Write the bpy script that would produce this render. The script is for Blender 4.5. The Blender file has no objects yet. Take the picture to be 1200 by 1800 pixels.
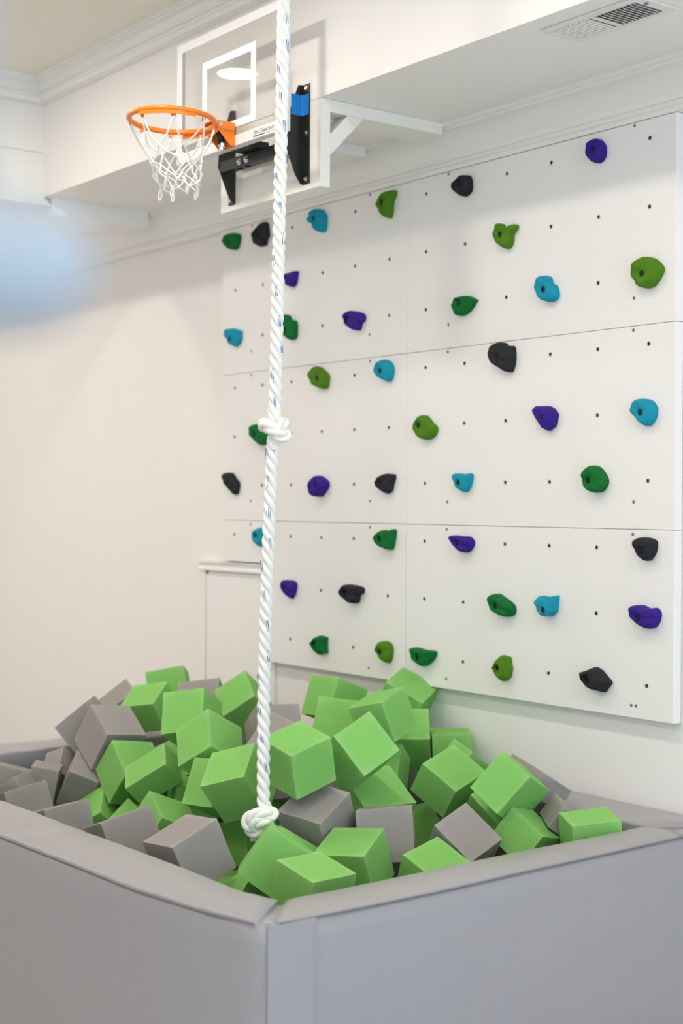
import bpy, bmesh, math, random
from mathutils import Vector, Matrix, Quaternion, noise
R = random.Random(11)
D = bpy.data
COL = bpy.context.scene.collection
SC = bpy.context.scene
PI = math.pi

# ------------------------------------------------------------------ camera, light, exposure
CAM = Vector((4.0619, -3.3877, 1.55))
YAW, PITCH, ROLL = 0.6514, 0.0062, 0.0049
fw = Vector((-math.cos(YAW)*math.cos(PITCH), math.sin(YAW)*math.cos(PITCH), -math.sin(PITCH)))
rt = Vector((math.sin(YAW), math.cos(YAW), 0))
up = rt.cross(fw)
r2 = rt*math.cos(ROLL) + up*math.sin(ROLL)
u2 = up*math.cos(ROLL) - rt*math.sin(ROLL)
cam = D.objects.new('camera', D.cameras.new('camera')); COL.objects.link(cam)
m = Matrix((r2, u2, -fw)).transposed().to_4x4(); m.translation = CAM
cam.matrix_world = m
cam.data.sensor_fit = 'VERTICAL'; cam.data.sensor_height = 36.0; cam.data.sensor_width = 24.0
cam.data.lens = 2602.45/1800*36
cam.data.clip_start = 0.02
cam.data.dof.use_dof = True
cam.data.dof.focus_distance = 4.25
cam.data.dof.aperture_fstop = 2.4
SC.camera = cam

WORLD = 2.6
w = D.worlds.new('daylight'); SC.world = w; w.use_nodes = True
bg = w.node_tree.nodes['Background']
bg.inputs['Color'].default_value = (0.64, 0.82, 1.0, 1); bg.inputs['Strength'].default_value = WORLD
SC.view_settings.view_transform = 'Standard'
SC.view_settings.look = 'None'
SC.view_settings.exposure = 0.0
SC.view_settings.gamma = 1.0
SC.view_settings.use_curve_mapping = False
LAMP = 162.0          # emission of the recessed lamp lenses
LAMP_COL = (1.0, 0.915, 0.81)
SC.cycles.max_bounces = 10
SC.cycles.diffuse_bounces = 6
SC.cycles.sample_clamp_indirect = 6.0

# ------------------------------------------------------------------ helpers
def mat(name, col, rough=.6, spec=.5, metal=0, bump=0, bscale=60, var=0, vscale=4, rand=0, coat=0, sheen=0, bdetail=4, bdist=.002):
    M = D.materials.new(name); M.use_nodes = True
    nt = M.node_tree; N = nt.nodes; Lk = nt.links
    b = N['Principled BSDF']
    b.inputs['Roughness'].default_value = rough; b.inputs['Metallic'].default_value = metal
    b.inputs['Specular IOR Level'].default_value = spec
    b.inputs['Coat Weight'].default_value = coat; b.inputs['Sheen Weight'].default_value = sheen
    tc = N.new('ShaderNodeTexCoord')
    src = None
    if var or rand:
        rgb = N.new('ShaderNodeRGB'); rgb.outputs[0].default_value = (*col, 1)
        hs = N.new('ShaderNodeHueSaturation'); Lk.new(rgb.outputs[0], hs.inputs['Color'])
        add = N.new('ShaderNodeMath'); add.operation = 'ADD'; add.inputs[0].default_value = 1; add.inputs[1].default_value = 0
        if var:
            nz = N.new('ShaderNodeTexNoise'); nz.inputs['Scale'].default_value = vscale; nz.inputs['Detail'].default_value = 5
            Lk.new(tc.outputs['Object'], nz.inputs['Vector'])
            mr = N.new('ShaderNodeMapRange'); mr.inputs[3].default_value = 1-var; mr.inputs[4].default_value = 1+var
            Lk.new(nz.outputs['Fac'], mr.inputs[0]); Lk.new(mr.outputs[0], add.inputs[0])
        if rand:
            oi = N.new('ShaderNodeObjectInfo'); m2 = N.new('ShaderNodeMapRange')
            m2.inputs[3].default_value = -rand; m2.inputs[4].default_value = rand
            Lk.new(oi.outputs['Random'], m2.inputs[0]); Lk.new(m2.outputs[0], add.inputs[1])
        Lk.new(add.outputs[0], hs.inputs['Value']); Lk.new(hs.outputs[0], b.inputs['Base Color'])
    else:
        b.inputs['Base Color'].default_value = (*col, 1)
    if bump:
        n2 = N.new('ShaderNodeTexNoise'); n2.inputs['Scale'].default_value = bscale; n2.inputs['Detail'].default_value = bdetail
        Lk.new(tc.outputs['Object'], n2.inputs['Vector'])
        bp = N.new('ShaderNodeBump'); bp.inputs['Strength'].default_value = bump; bp.inputs['Distance'].default_value = bdist
        Lk.new(n2.outputs['Fac'], bp.inputs['Height']); Lk.new(bp.outputs[0], b.inputs['Normal'])
    return M

def obj(name, bm, material, parent=None, smooth=False, loc=None, kind=None):
    me = D.meshes.new(name)
    bmesh.ops.recalc_face_normals(bm, faces=bm.faces[:])
    if smooth:
        for f in bm.faces: f.smooth = True
    bm.to_mesh(me); bm.free()
    me.materials.append(material)
    o = D.objects.new(name, me); COL.objects.link(o)
    if parent: o.parent = parent
    if loc is not None: o.location = loc
    if kind: o['kind'] = kind
    return o
def tag(o, label, cat, group=None):
    o['label'] = label; o['category'] = cat
    if group: o['group'] = group
    return o
def thing(name, label, cat, loc=(0,0,0), group=None):
    o = D.objects.new(name, None); COL.objects.link(o); o.location = loc
    o.empty_display_size = .05
    return tag(o, label, cat, group)
def struct(name, bm, material, smooth=False):
    o = obj(name, bm, material, None, smooth); o['kind'] = 'structure'; return o
def inst(name, src, parent, loc, rot=None, scale=None):
    o = D.objects.new(name, src.data); COL.objects.link(o); o.parent = parent; o.location = loc
    if rot: o.rotation_euler = rot
    if scale: o.scale = scale
    return o
def B(): return bmesh.new()
def box(bm, x0, x1, y0, y1, z0, z1, bev=0, seg=1):
    t = bmesh.new()
    r = bmesh.ops.create_cube(t, size=1)
    for v in t.verts:
        v.co = Vector(((x0+x1)/2+v.co.x*(x1-x0), (y0+y1)/2+v.co.y*(y1-y0), (z0+z1)/2+v.co.z*(z1-z0)))
    if bev: bmesh.ops.bevel(t, geom=t.edges[:], offset=bev, segments=seg, affect='EDGES', profile=.5)
    join(bm, t); return bm
def join(bm, t):
    mp = [bm.verts.new(v.co) for v in t.verts]
    t.verts.index_update()
    for f in t.faces:
        g = bm.faces.new([mp[v.index] for v in f.verts]); g.smooth = f.smooth
    t.free()
def prism(bm, pts, fn0, fn1):
    """closed prism: polygon pts mapped by fn0 and fn1"""
    a = [bm.verts.new(fn0(*p)) for p in pts]; b = [bm.verts.new(fn1(*p)) for p in pts]
    bm.faces.new(a); bm.faces.new(b[::-1])
    for i in range(len(pts)):
        j = (i+1) % len(pts); bm.faces.new((a[j], a[i], b[i], b[j]))
    return bm
def frames(path):
    n = len(path); T = [(path[min(i+1,n-1)]-path[max(i-1,0)]).normalized() for i in range(n)]
    ref = Vector((1,0,0)) if abs(T[0].x) < .8 else Vector((0,1,0))
    nrm = (ref-T[0]*ref.dot(T[0])).normalized(); out = []
    for i in range(n):
        if i:
            q = T[i-1].rotation_difference(T[i]); nrm = q @ nrm
            nrm = (nrm-T[i]*nrm.dot(T[i])).normalized()
        out.append((path[i], T[i], nrm, T[i].cross(nrm)))
    return out
def tube(bm, path, r, seg=8, cap=True, closed=False):
    path = [Vector(p) for p in path]
    rings = []
    rr = r if isinstance(r, (list, tuple)) else [r]*len(path)
    for k, (p, t, n, b) in enumerate(frames(path)):
        rings.append([bm.verts.new(p+(n*math.cos(2*PI*i/seg)+b*math.sin(2*PI*i/seg))*rr[k]) for i in range(seg)])
    for a, c in zip(rings, rings[1:]):
        for i in range(seg): bm.faces.new((a[i], a[(i+1)%seg], c[(i+1)%seg], c[i]))
    if closed:
        a, c = rings[-1], rings[0]
        best = min(range(seg), key=lambda s: sum((a[i].co-c[(i+s)%seg].co).length for i in range(seg)))
        for i in range(seg): bm.faces.new((a[i], a[(i+1)%seg], c[(i+1+best)%seg], c[(i+best)%seg]))
    elif cap:
        bm.faces.new(rings[0]); bm.faces.new(rings[-1][::-1])
    return bm
def cyl(bm, p0, p1, r0, r1=None, seg=20):
    return tube(bm, [p0, p1], [r0, r0 if r1 is None else r1], seg)
def catmull(P, n, closed=False):
    P = [Vector(p) for p in P]; out = []
    N = len(P)
    for i in range(N if closed else N-1):
        if closed: a, b, c, d = P[i-1], P[i], P[(i+1)%N], P[(i+2)%N]
        else: a, b, c, d = P[max(i-1,0)], P[i], P[i+1], P[min(i+2,N-1)]
        for k in range(n):
            t = k/n
            out.append(.5*((2*b)+(c-a)*t+(2*a-5*b+4*c-d)*t*t+(3*b-a-3*c+d)*t**3))
    if not closed: out.append(P[-1])
    return out
def bolt_bm(r=.007, h=.005):
    bm = B(); cyl(bm, (0,0,0), (0,-h*.35,0), r*1.5, seg=20); cyl(bm, (0,-h*.35,0), (0,-h,0), r, r*.85, seg=6); return bm

# ------------------------------------------------------------------ materials
M = dict(
 wall=mat('wall_paint', (.885,.855,.835), .55, .3, bump=.05, bscale=220),
 ceil=mat('ceiling_paint', (.86,.815,.73), .8, .2, bump=.06, bscale=160),
 trim=mat('trim_paint', (.885,.86,.825), .35, .4),
 panel=mat('panel_paint', (.88,.855,.84), .42, .4, bump=.04, bscale=140, var=.008, vscale=6),
 floor=mat('floor_mat', (.50,.48,.46), .5, .4, bump=.1, bscale=40),
 vinyl=mat('grey_vinyl', (.345,.330,.342), .32, .5, bump=.22, bscale=8, bdist=.010, bdetail=2),
 piping=mat('dark_piping', (.16,.155,.16), .5, .4),
 green=mat('green_foam', (.235,.53,.135), .95, .12, bump=.28, bscale=420, bdist=.0012, rand=.05, var=.03, vscale=40, sheen=.03),
 grey=mat('grey_foam', (.335,.303,.290), .95, .12, bump=.28, bscale=420, bdist=.0012, rand=.05, var=.03, vscale=40, sheen=.03),
 rope=mat('rope_fibre', (.86,.845,.80), .6, .3, bump=.35, bscale=260, bdist=.0012),
 tracer=mat('blue_yarn', (.02,.19,.50), .6, .3),
 orange=mat('orange_steel', (.92,.21,.002), .3, .5, coat=.3),
 chrome=mat('zinc_steel', (.62,.64,.66), .25, .5, metal=1),
 black=mat('black_steel', (.012,.012,.013), .38, .5),
 net=mat('net_cord', (.88,.87,.84), .8, .2, bump=.3, bscale=900, bdist=.0006),
 alum=mat('frame_metal', (.72,.71,.72), .35, .5, metal=.15),
 white=mat('white_print', (.86,.855,.87), .35, .4),
 seal=mat('dark_seal', (.08,.09,.12), .5, .3),
 wood=mat('white_wood', (.86,.83,.77), .42, .4, bump=.08, bscale=90),
 rawwood=mat('bare_wood', (.30,.12,.05), .8, .2, bump=.2, bscale=60),
 tape=mat('blue_tape', (.012,.20,.56), .6, .3, bump=.15, bscale=120),
 ink=mat('dark_ink', (.16,.15,.16), .6, .2),
 vent=mat('vent_white', (.80,.785,.75), .4, .4),
 dark=mat('dark_recess', (.02,.02,.02), .8, .1),
 nut=mat('nut_steel', (.40,.37,.31), .35, .5, metal=.8),
 screw=mat('screw_grey', (.20,.19,.17), .5, .4, metal=.4),
 blue=mat('pale_blue_vinyl', (.37,.395,.43), .4, .45),
 web=mat('pale_webbing', (.33,.36,.38), .8, .2, bump=.2, bscale=300),
 dg=mat('hold_dark_green', (.003,.14,.025), .62, .18, bump=.3, bscale=240, bdist=.0015),
 ol=mat('hold_olive', (.075,.20,.008), .62, .18, bump=.3, bscale=240, bdist=.0015),
 te=mat('hold_teal', (.008,.28,.40), .62, .18, bump=.3, bscale=240, bdist=.0015),
 pu=mat('hold_purple', (.036,.013,.23), .62, .18, bump=.3, bscale=240, bdist=.0015),
 bk=mat('hold_black', (.020,.021,.025), .62, .18, bump=.3, bscale=240, bdist=.0015),
)
def glass_mat():
    g = D.materials.new('clear_glass'); g.use_nodes = True
    nt = g.node_tree; N = nt.nodes; Lk = nt.links
    for n in list(N): N.remove(n)
    out = N.new('ShaderNodeOutputMaterial'); mix = N.new('ShaderNodeMixShader')
    tr = N.new('ShaderNodeBsdfTransparent'); tr.inputs[0].default_value = (.985,.985,.98,1)
    gl = N.new('ShaderNodeBsdfGlossy'); gl.inputs['Roughness'].default_value = .012
    fr = N.new('ShaderNodeFresnel'); fr.inputs[0].default_value = 1.5
    geo = N.new('ShaderNodeNewGeometry'); inv = N.new('ShaderNodeMath'); inv.operation = 'SUBTRACT'; inv.inputs[0].default_value = 1
    mu = N.new('ShaderNodeMath'); mu.operation = 'MULTIPLY'; Lk.new(geo.outputs['Backfacing'], inv.inputs[1]); Lk.new(fr.outputs[0], mu.inputs[0]); Lk.new(inv.outputs[0], mu.inputs[1])
    Lk.new(mu.outputs[0], mix.inputs[0]); Lk.new(tr.outputs[0], mix.inputs[1]); Lk.new(gl.outputs[0], mix.inputs[2])
    Lk.new(mix.outputs[0], out.inputs[0]); return g
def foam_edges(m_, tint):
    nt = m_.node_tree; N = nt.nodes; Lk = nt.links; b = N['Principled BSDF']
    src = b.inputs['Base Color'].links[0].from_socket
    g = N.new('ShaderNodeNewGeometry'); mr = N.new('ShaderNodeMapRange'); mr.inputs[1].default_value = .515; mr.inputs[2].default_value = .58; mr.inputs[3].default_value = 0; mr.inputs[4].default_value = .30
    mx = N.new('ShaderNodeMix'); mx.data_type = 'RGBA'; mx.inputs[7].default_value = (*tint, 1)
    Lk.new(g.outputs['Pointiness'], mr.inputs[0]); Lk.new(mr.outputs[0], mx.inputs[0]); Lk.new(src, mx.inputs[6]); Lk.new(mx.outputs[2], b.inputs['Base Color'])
def foam_pores(m_):
    nt = m_.node_tree; N = nt.nodes; Lk = nt.links; b = N['Principled BSDF']
    src = b.inputs['Base Color'].links[0].from_socket
    tc = N.new('ShaderNodeTexCoord'); oi = N.new('ShaderNodeObjectInfo'); ad = N.new('ShaderNodeVectorMath'); ad.operation = 'ADD'
    vo = N.new('ShaderNodeTexVoronoi'); vo.inputs['Scale'].default_value = 5.5
    Lk.new(tc.outputs['Object'], ad.inputs[0]); Lk.new(oi.outputs['Location'], ad.inputs[1]); Lk.new(ad.outputs[0], vo.inputs['Vector'])
    mr = N.new('ShaderNodeMapRange'); mr.inputs[1].default_value = .035; mr.inputs[2].default_value = .06; mr.inputs[3].default_value = .75; mr.inputs[4].default_value = 0
    mx = N.new('ShaderNodeMix'); mx.data_type = 'RGBA'; mx.inputs[7].default_value = (.03,.06,.02,1)
    Lk.new(vo.outputs['Distance'], mr.inputs[0]); Lk.new(mr.outputs[0], mx.inputs[0]); Lk.new(src, mx.inputs[6]); Lk.new(mx.outputs[2], b.inputs['Base Color'])
foam_pores(M['green']); foam_pores(M['grey'])
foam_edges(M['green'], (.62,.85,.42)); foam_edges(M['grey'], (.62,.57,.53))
M['glass'] = glass_mat()
def emit_mat(name, col, s):
    e = D.materials.new(name); e.use_nodes = True; b = e.node_tree.nodes['Principled BSDF']
    b.inputs['Base Color'].default_value = (.9,.9,.9,1)
    b.inputs['Emission Color'].default_value = (*col,1); b.inputs['Emission Strength'].default_value = s; return e
M['lamp'] = emit_mat('lamp_lens', LAMP_COL, LAMP)

# ------------------------------------------------------------------ placement data
CUBES = [
('g',(-0.9249,-0.4234,0.8166),(0.1911,0.5406,-0.2474,0.7810),(0.1443,0.1512,0.1519),'green foam cube at the far top left of the heap, against the pale wall'),
('k',(-0.9938,-0.5804,0.7402),(0.5257,-0.2383,0.7366,-0.3525),(0.1549,0.1509,0.1505),'grey foam cube tilted at the top left of the heap, edge towards the wall'),
('g',(-0.7915,-0.5904,0.7770),(0.4725,0.1800,-0.1911,0.8413),(0.1410,0.1484,0.1230),'bright topped green foam cube behind the big grey cube near the heap top left'),
('k',(-0.5640,-0.8780,0.7214),(0.6750,0.1627,0.2438,0.6771),(0.1584,0.1602,0.1599),'large grey foam cube balanced on a corner at the upper left of the heap'),
('k',(-0.7815,-0.8550,0.7318),(0.0196,-0.5517,0.4294,-0.7148),(0.1408,0.1583,0.1517),'grey foam cube tucked behind the large corner-balanced grey cube'),
('g',(-0.2482,-0.7366,0.8147),(0.1413,-0.2739,0.9312,-0.1946),(0.1515,0.1522,0.1498),'squarish green foam cube front face on, upper left below the heap peak'),
('g',(-0.4767,-0.3649,0.8055),(0.2377,0.2209,-0.3851,0.8639),(0.1430,0.1383,0.1632),'green foam cube with dark underside just left of the rope near the heap top'),
('g',(0.0018,-0.8212,0.7577),(0.3444,0.2484,-0.4415,0.7904),(0.1506,0.1442,0.1591),'green foam cube with a corner pointing at the viewer, left of the rope'),
('g',(-0.4224,-0.8746,0.6183),(0.2526,0.2149,-0.6227,0.7087),(0.1599,0.1443,0.1605),'green foam cube directly below the large corner-balanced grey cube'),
('g',(-0.2164,-0.9051,0.6456),(0.2991,0.1464,-0.3551,0.8735),(0.1123,0.1626,0.0933),'lime topped green foam cube leaning in the middle left of the heap'),
('g',(0.1683,-0.8880,0.6566),(0.5420,0.3875,-0.3902,0.6355),(0.1506,0.1509,0.1498),'green foam cube standing half hidden behind the big cube left of the rope'),
('g',(0.3569,-0.9407,0.7088),(0.4410,0.1950,-0.2670,0.8344),(0.1442,0.1516,0.1579),'big green foam cube touching the rope on its left, above the bottom knot'),
('k',(0.6639,-1.3044,0.6040),(0.6802,0.1064,-0.1631,0.7067),(0.1519,0.1534,0.1482),'largest grey foam cube resting against the near left rail of the pit'),
('k',(0.1965,-1.2431,0.5543),(0.7324,-0.0324,-0.1801,0.6558),(0.1621,0.1528,0.1335),'grey foam cube wedged at the left rail, left of the largest grey cube'),
('k',(-0.1287,-1.2888,0.5280),(0.6854,-0.0536,-0.1213,0.7160),(0.1560,0.1524,0.1445),'grey foam cube wedged at the left rail, second along from the largest grey cube'),
('k',(-0.4329,-1.2771,0.5397),(0.6916,-0.0451,-0.1551,0.7040),(0.1538,0.1523,0.1338),'grey foam cube wedged at the left rail, third along from the largest grey cube'),
('k',(-0.6226,-1.2087,0.5216),(0.0707,0.5550,-0.4396,0.7026),(0.1504,0.1417,0.1462),'grey foam cube corner poking up at the left edge of the photo by the rail'),
('k',(-0.7997,-1.1652,0.5469),(0.2255,-0.0208,0.1402,0.9639),(0.1451,0.1433,0.1422),'long low grey foam cube lying at the far left end of the pit'),
('k',(-0.6847,-1.0724,0.5592),(0.2941,0.0434,0.0826,0.9512),(0.1101,0.0958,0.1357),'small looking grey foam cube in shade at the far left of the pit'),
('k',(-0.7768,-0.9633,0.5938),(0.4430,0.2586,-0.3816,0.7690),(0.1008,0.0918,0.0840),'upright grey foam cube at the far left, below the tucked grey cube'),
('k',(-0.6123,-0.9677,0.5662),(0.8448,0.1111,0.2860,0.4385),(0.1097,0.1254,0.1529),'grey foam cube tipped forward left of the green cube under the large grey one'),
('k',(-0.7973,-0.8234,0.4957),(0.3154,0.3730,-0.7295,0.4788),(0.1508,0.1305,0.1535),'grey foam cube mostly buried beside the tipped grey cube at the left'),
('g',(-0.8024,-1.0049,0.4613),(0.2358,-0.4545,0.3954,-0.7625),(0.1345,0.1246,0.1453),'green foam cube mostly buried among the grey cubes at the far left'),
('g',(-0.4758,-0.9606,0.4559),(0.3535,0.1274,-0.3625,0.8529),(0.1497,0.1347,0.1416),'green foam cube with a ridge pointing up, behind the grey rail cubes at left'),
('g',(-0.2733,-0.9329,0.4367),(0.0630,0.1257,-0.3990,0.9061),(0.1530,0.1372,0.1523),'green foam cube mostly buried behind the wedged grey cube at the left rail'),
('g',(0.0334,-1.0154,0.5210),(0.2064,0.1064,-0.5381,0.8102),(0.1516,0.1483,0.1493),'green foam cube with a peaked corner, behind the largest grey rail cube'),
('g',(0.1621,-0.7864,0.4753),(0.0982,-0.1055,0.9893,-0.0232),(0.1423,0.1416,0.1347),'shaded green foam cube below the rope bottom knot, right of the largest grey cube'),
('g',(0.5452,-1.0580,0.3810),(0.2205,0.0228,-0.2361,0.9461),(0.1552,0.1205,0.1541),'green foam cube sunk deepest at the near corner of the pit rails'),
('k',(-0.6826,-0.4248,0.7807),(0.3248,0.3286,-0.2056,0.8627),(0.1416,0.1612,0.1406),'grey foam cube at the back of the heap top, between two green cubes'),
('k',(0.2657,-0.7150,0.7746),(0.6142,0.3990,-0.2099,0.6477),(0.1487,0.1513,0.1514),'grey foam cube just behind the rope, beneath the big central green cube'),
('k',(0.0230,-0.5858,0.7779),(0.4429,0.2345,-0.6485,0.5730),(0.1512,0.1604,0.1456),'grey foam cube behind the rope at the heap top, right of it'),
('g',(-0.0839,-0.2537,0.8517),(0.5579,0.4122,-0.3887,0.6064),(0.1422,0.1421,0.1493),'green foam cube at heap top centre, right of the rope before the wall'),
('g',(0.1063,-0.3746,0.8030),(0.4086,0.5004,-0.2312,0.7275),(0.1451,0.1368,0.1490),'green foam cube leaning just below the top centre cube, right of the rope'),
('g',(0.3533,-0.3870,0.8612),(0.5883,0.0410,-0.1717,0.7891),(0.1424,0.1336,0.1351),'green foam cube tilted under the top right peak cube'),
('g',(0.0849,-0.0688,0.8564),(0.4865,0.2342,0.1312,0.8315),(0.1490,0.1481,0.1453),'green foam cube at the top right peak of the heap, near the climbing wall'),
('g',(0.2495,-0.1877,0.7533),(0.3176,0.2914,-0.1141,0.8951),(0.1437,0.1308,0.1525),'dark shaded green foam cube under the top right peak cubes'),
('g',(0.3227,-0.0698,0.7172),(0.3243,-0.0132,-0.0165,0.9457),(0.1696,0.1293,0.1285),'green foam cube lying flat near the wall at the right back of the heap'),
('g',(0.5568,-0.2318,0.6977),(0.1571,0.0203,-0.4541,0.8768),(0.1301,0.1389,0.1086),'green foam cube peeping out behind the big right-hand green cube by the wall'),
('g',(0.6744,-0.3898,0.7038),(0.5689,0.2670,0.1587,0.7615),(0.1660,0.1350,0.1119),'big green foam cube right of centre with a bright square top'),
('g',(0.9642,-0.4080,0.7261),(0.0786,0.2834,-0.4842,0.8241),(0.1151,0.1402,0.1802),'big green foam cube tilted diamond-like on the right side of the heap'),
('k',(0.8784,-0.2210,0.7116),(0.1466,0.0013,-0.4893,0.8597),(0.1856,0.0726,0.1239),'grey foam cube behind the diamond-like green cube, sliding to the back rail'),
('k',(1.0636,-0.2770,0.6339),(0.2815,-0.0468,-0.4584,0.8417),(0.1089,0.0733,0.1190),'grey foam cube half hidden at the right behind the flat-topped green cube'),
('g',(1.1862,-0.3094,0.6048),(0.8564,0.0648,-0.0154,0.5120),(0.1408,0.1256,0.1407),'flat-topped green foam cube nearest the right-hand rail corner'),
('g',(0.6419,-0.9305,0.8186),(0.6977,0.1764,-0.0321,0.6936),(0.1410,0.1502,0.1394),'big central green foam cube right of the rope with a bright flat top'),
('g',(0.3887,-0.2856,0.4943),(0.5514,-0.4781,-0.6455,0.2250),(0.1219,0.1023,0.1495),'green foam cube squeezed between the upright grey cube and the tilted grey cube'),
('g',(0.6694,-0.2904,0.5475),(0.3692,0.3841,-0.6895,0.4907),(0.1207,0.1504,0.1484),'green foam cube buried behind the tilted grey cube near the right rail'),
('k',(0.9420,-0.5669,0.5884),(0.6024,0.3708,0.1115,0.6980),(0.1298,0.1471,0.1106),'grey foam cube tilted diamond-like by the right rail'),
('g',(0.9649,-0.7024,0.5153),(0.6332,0.2211,0.0967,0.7354),(0.1434,0.1321,0.1316),'green foam cube half sunk behind the right rail below the tilted grey cube'),
('g',(1.0268,-0.4029,0.5963),(0.1011,0.2722,-0.5602,0.7758),(0.1264,0.1074,0.1371),'green foam cube leaning on the right rail beside the tilted grey cube'),
('g',(0.8180,-0.3227,0.6222),(0.2220,0.2833,-0.7829,0.5074),(0.1386,0.1385,0.1332),'green foam cube buried in shade under the diamond-like green cube'),
('g',(1.0148,-1.1516,0.5540),(0.6811,0.0680,0.0749,0.7252),(0.1448,0.1508,0.1398),'frontmost green foam cube with a bright top at the near corner of the pit'),
('g',(0.8253,-1.1289,0.5868),(0.4638,-0.7360,-0.1335,0.4748),(0.1525,0.1502,0.1423),'green foam cube standing on edge directly in front of the rope bottom knot'),
('g',(0.6897,-1.0151,0.5228),(0.4051,0.2707,0.1455,0.8611),(0.1440,0.1399,0.1520),'green foam cube squeezed between the on-edge cube and grey centre cube'),
('g',(0.8421,-0.8839,0.5512),(0.5115,0.1186,-0.1245,0.8419),(0.1488,0.1576,0.1452),'green foam cube right of the frontmost cube, with a bright square top'),
('k',(0.6554,-0.8696,0.6322),(0.5811,0.2185,-0.0843,0.7794),(0.1536,0.1496,0.1512),'grey foam cube in the centre under the big central green cube'),
('k',(0.7630,-0.7028,0.5979),(0.3407,-0.2349,0.6038,-0.6813),(0.1592,0.1520,0.1457),'upright grey foam cube with a square front, right of the grey centre cube'),
('g',(0.5535,-0.5915,0.6322),(0.0510,0.2642,-0.0267,0.9627),(0.1732,0.1786,0.1460),'green foam cube showing one slanted face above the upright grey cube'),
('g',(0.6035,-0.6896,0.8074),(0.5212,0.4383,0.2158,0.6998),(0.1547,0.1464,0.1521),'large green foam cube tilted diamond-like right of the big central cube'),
('g',(0.3082,-0.3588,0.6756),(0.3846,0.4609,-0.2340,0.7648),(0.1444,0.1525,0.1454),'green foam cube behind the right tip of the slanted-face cube'),
]
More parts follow.
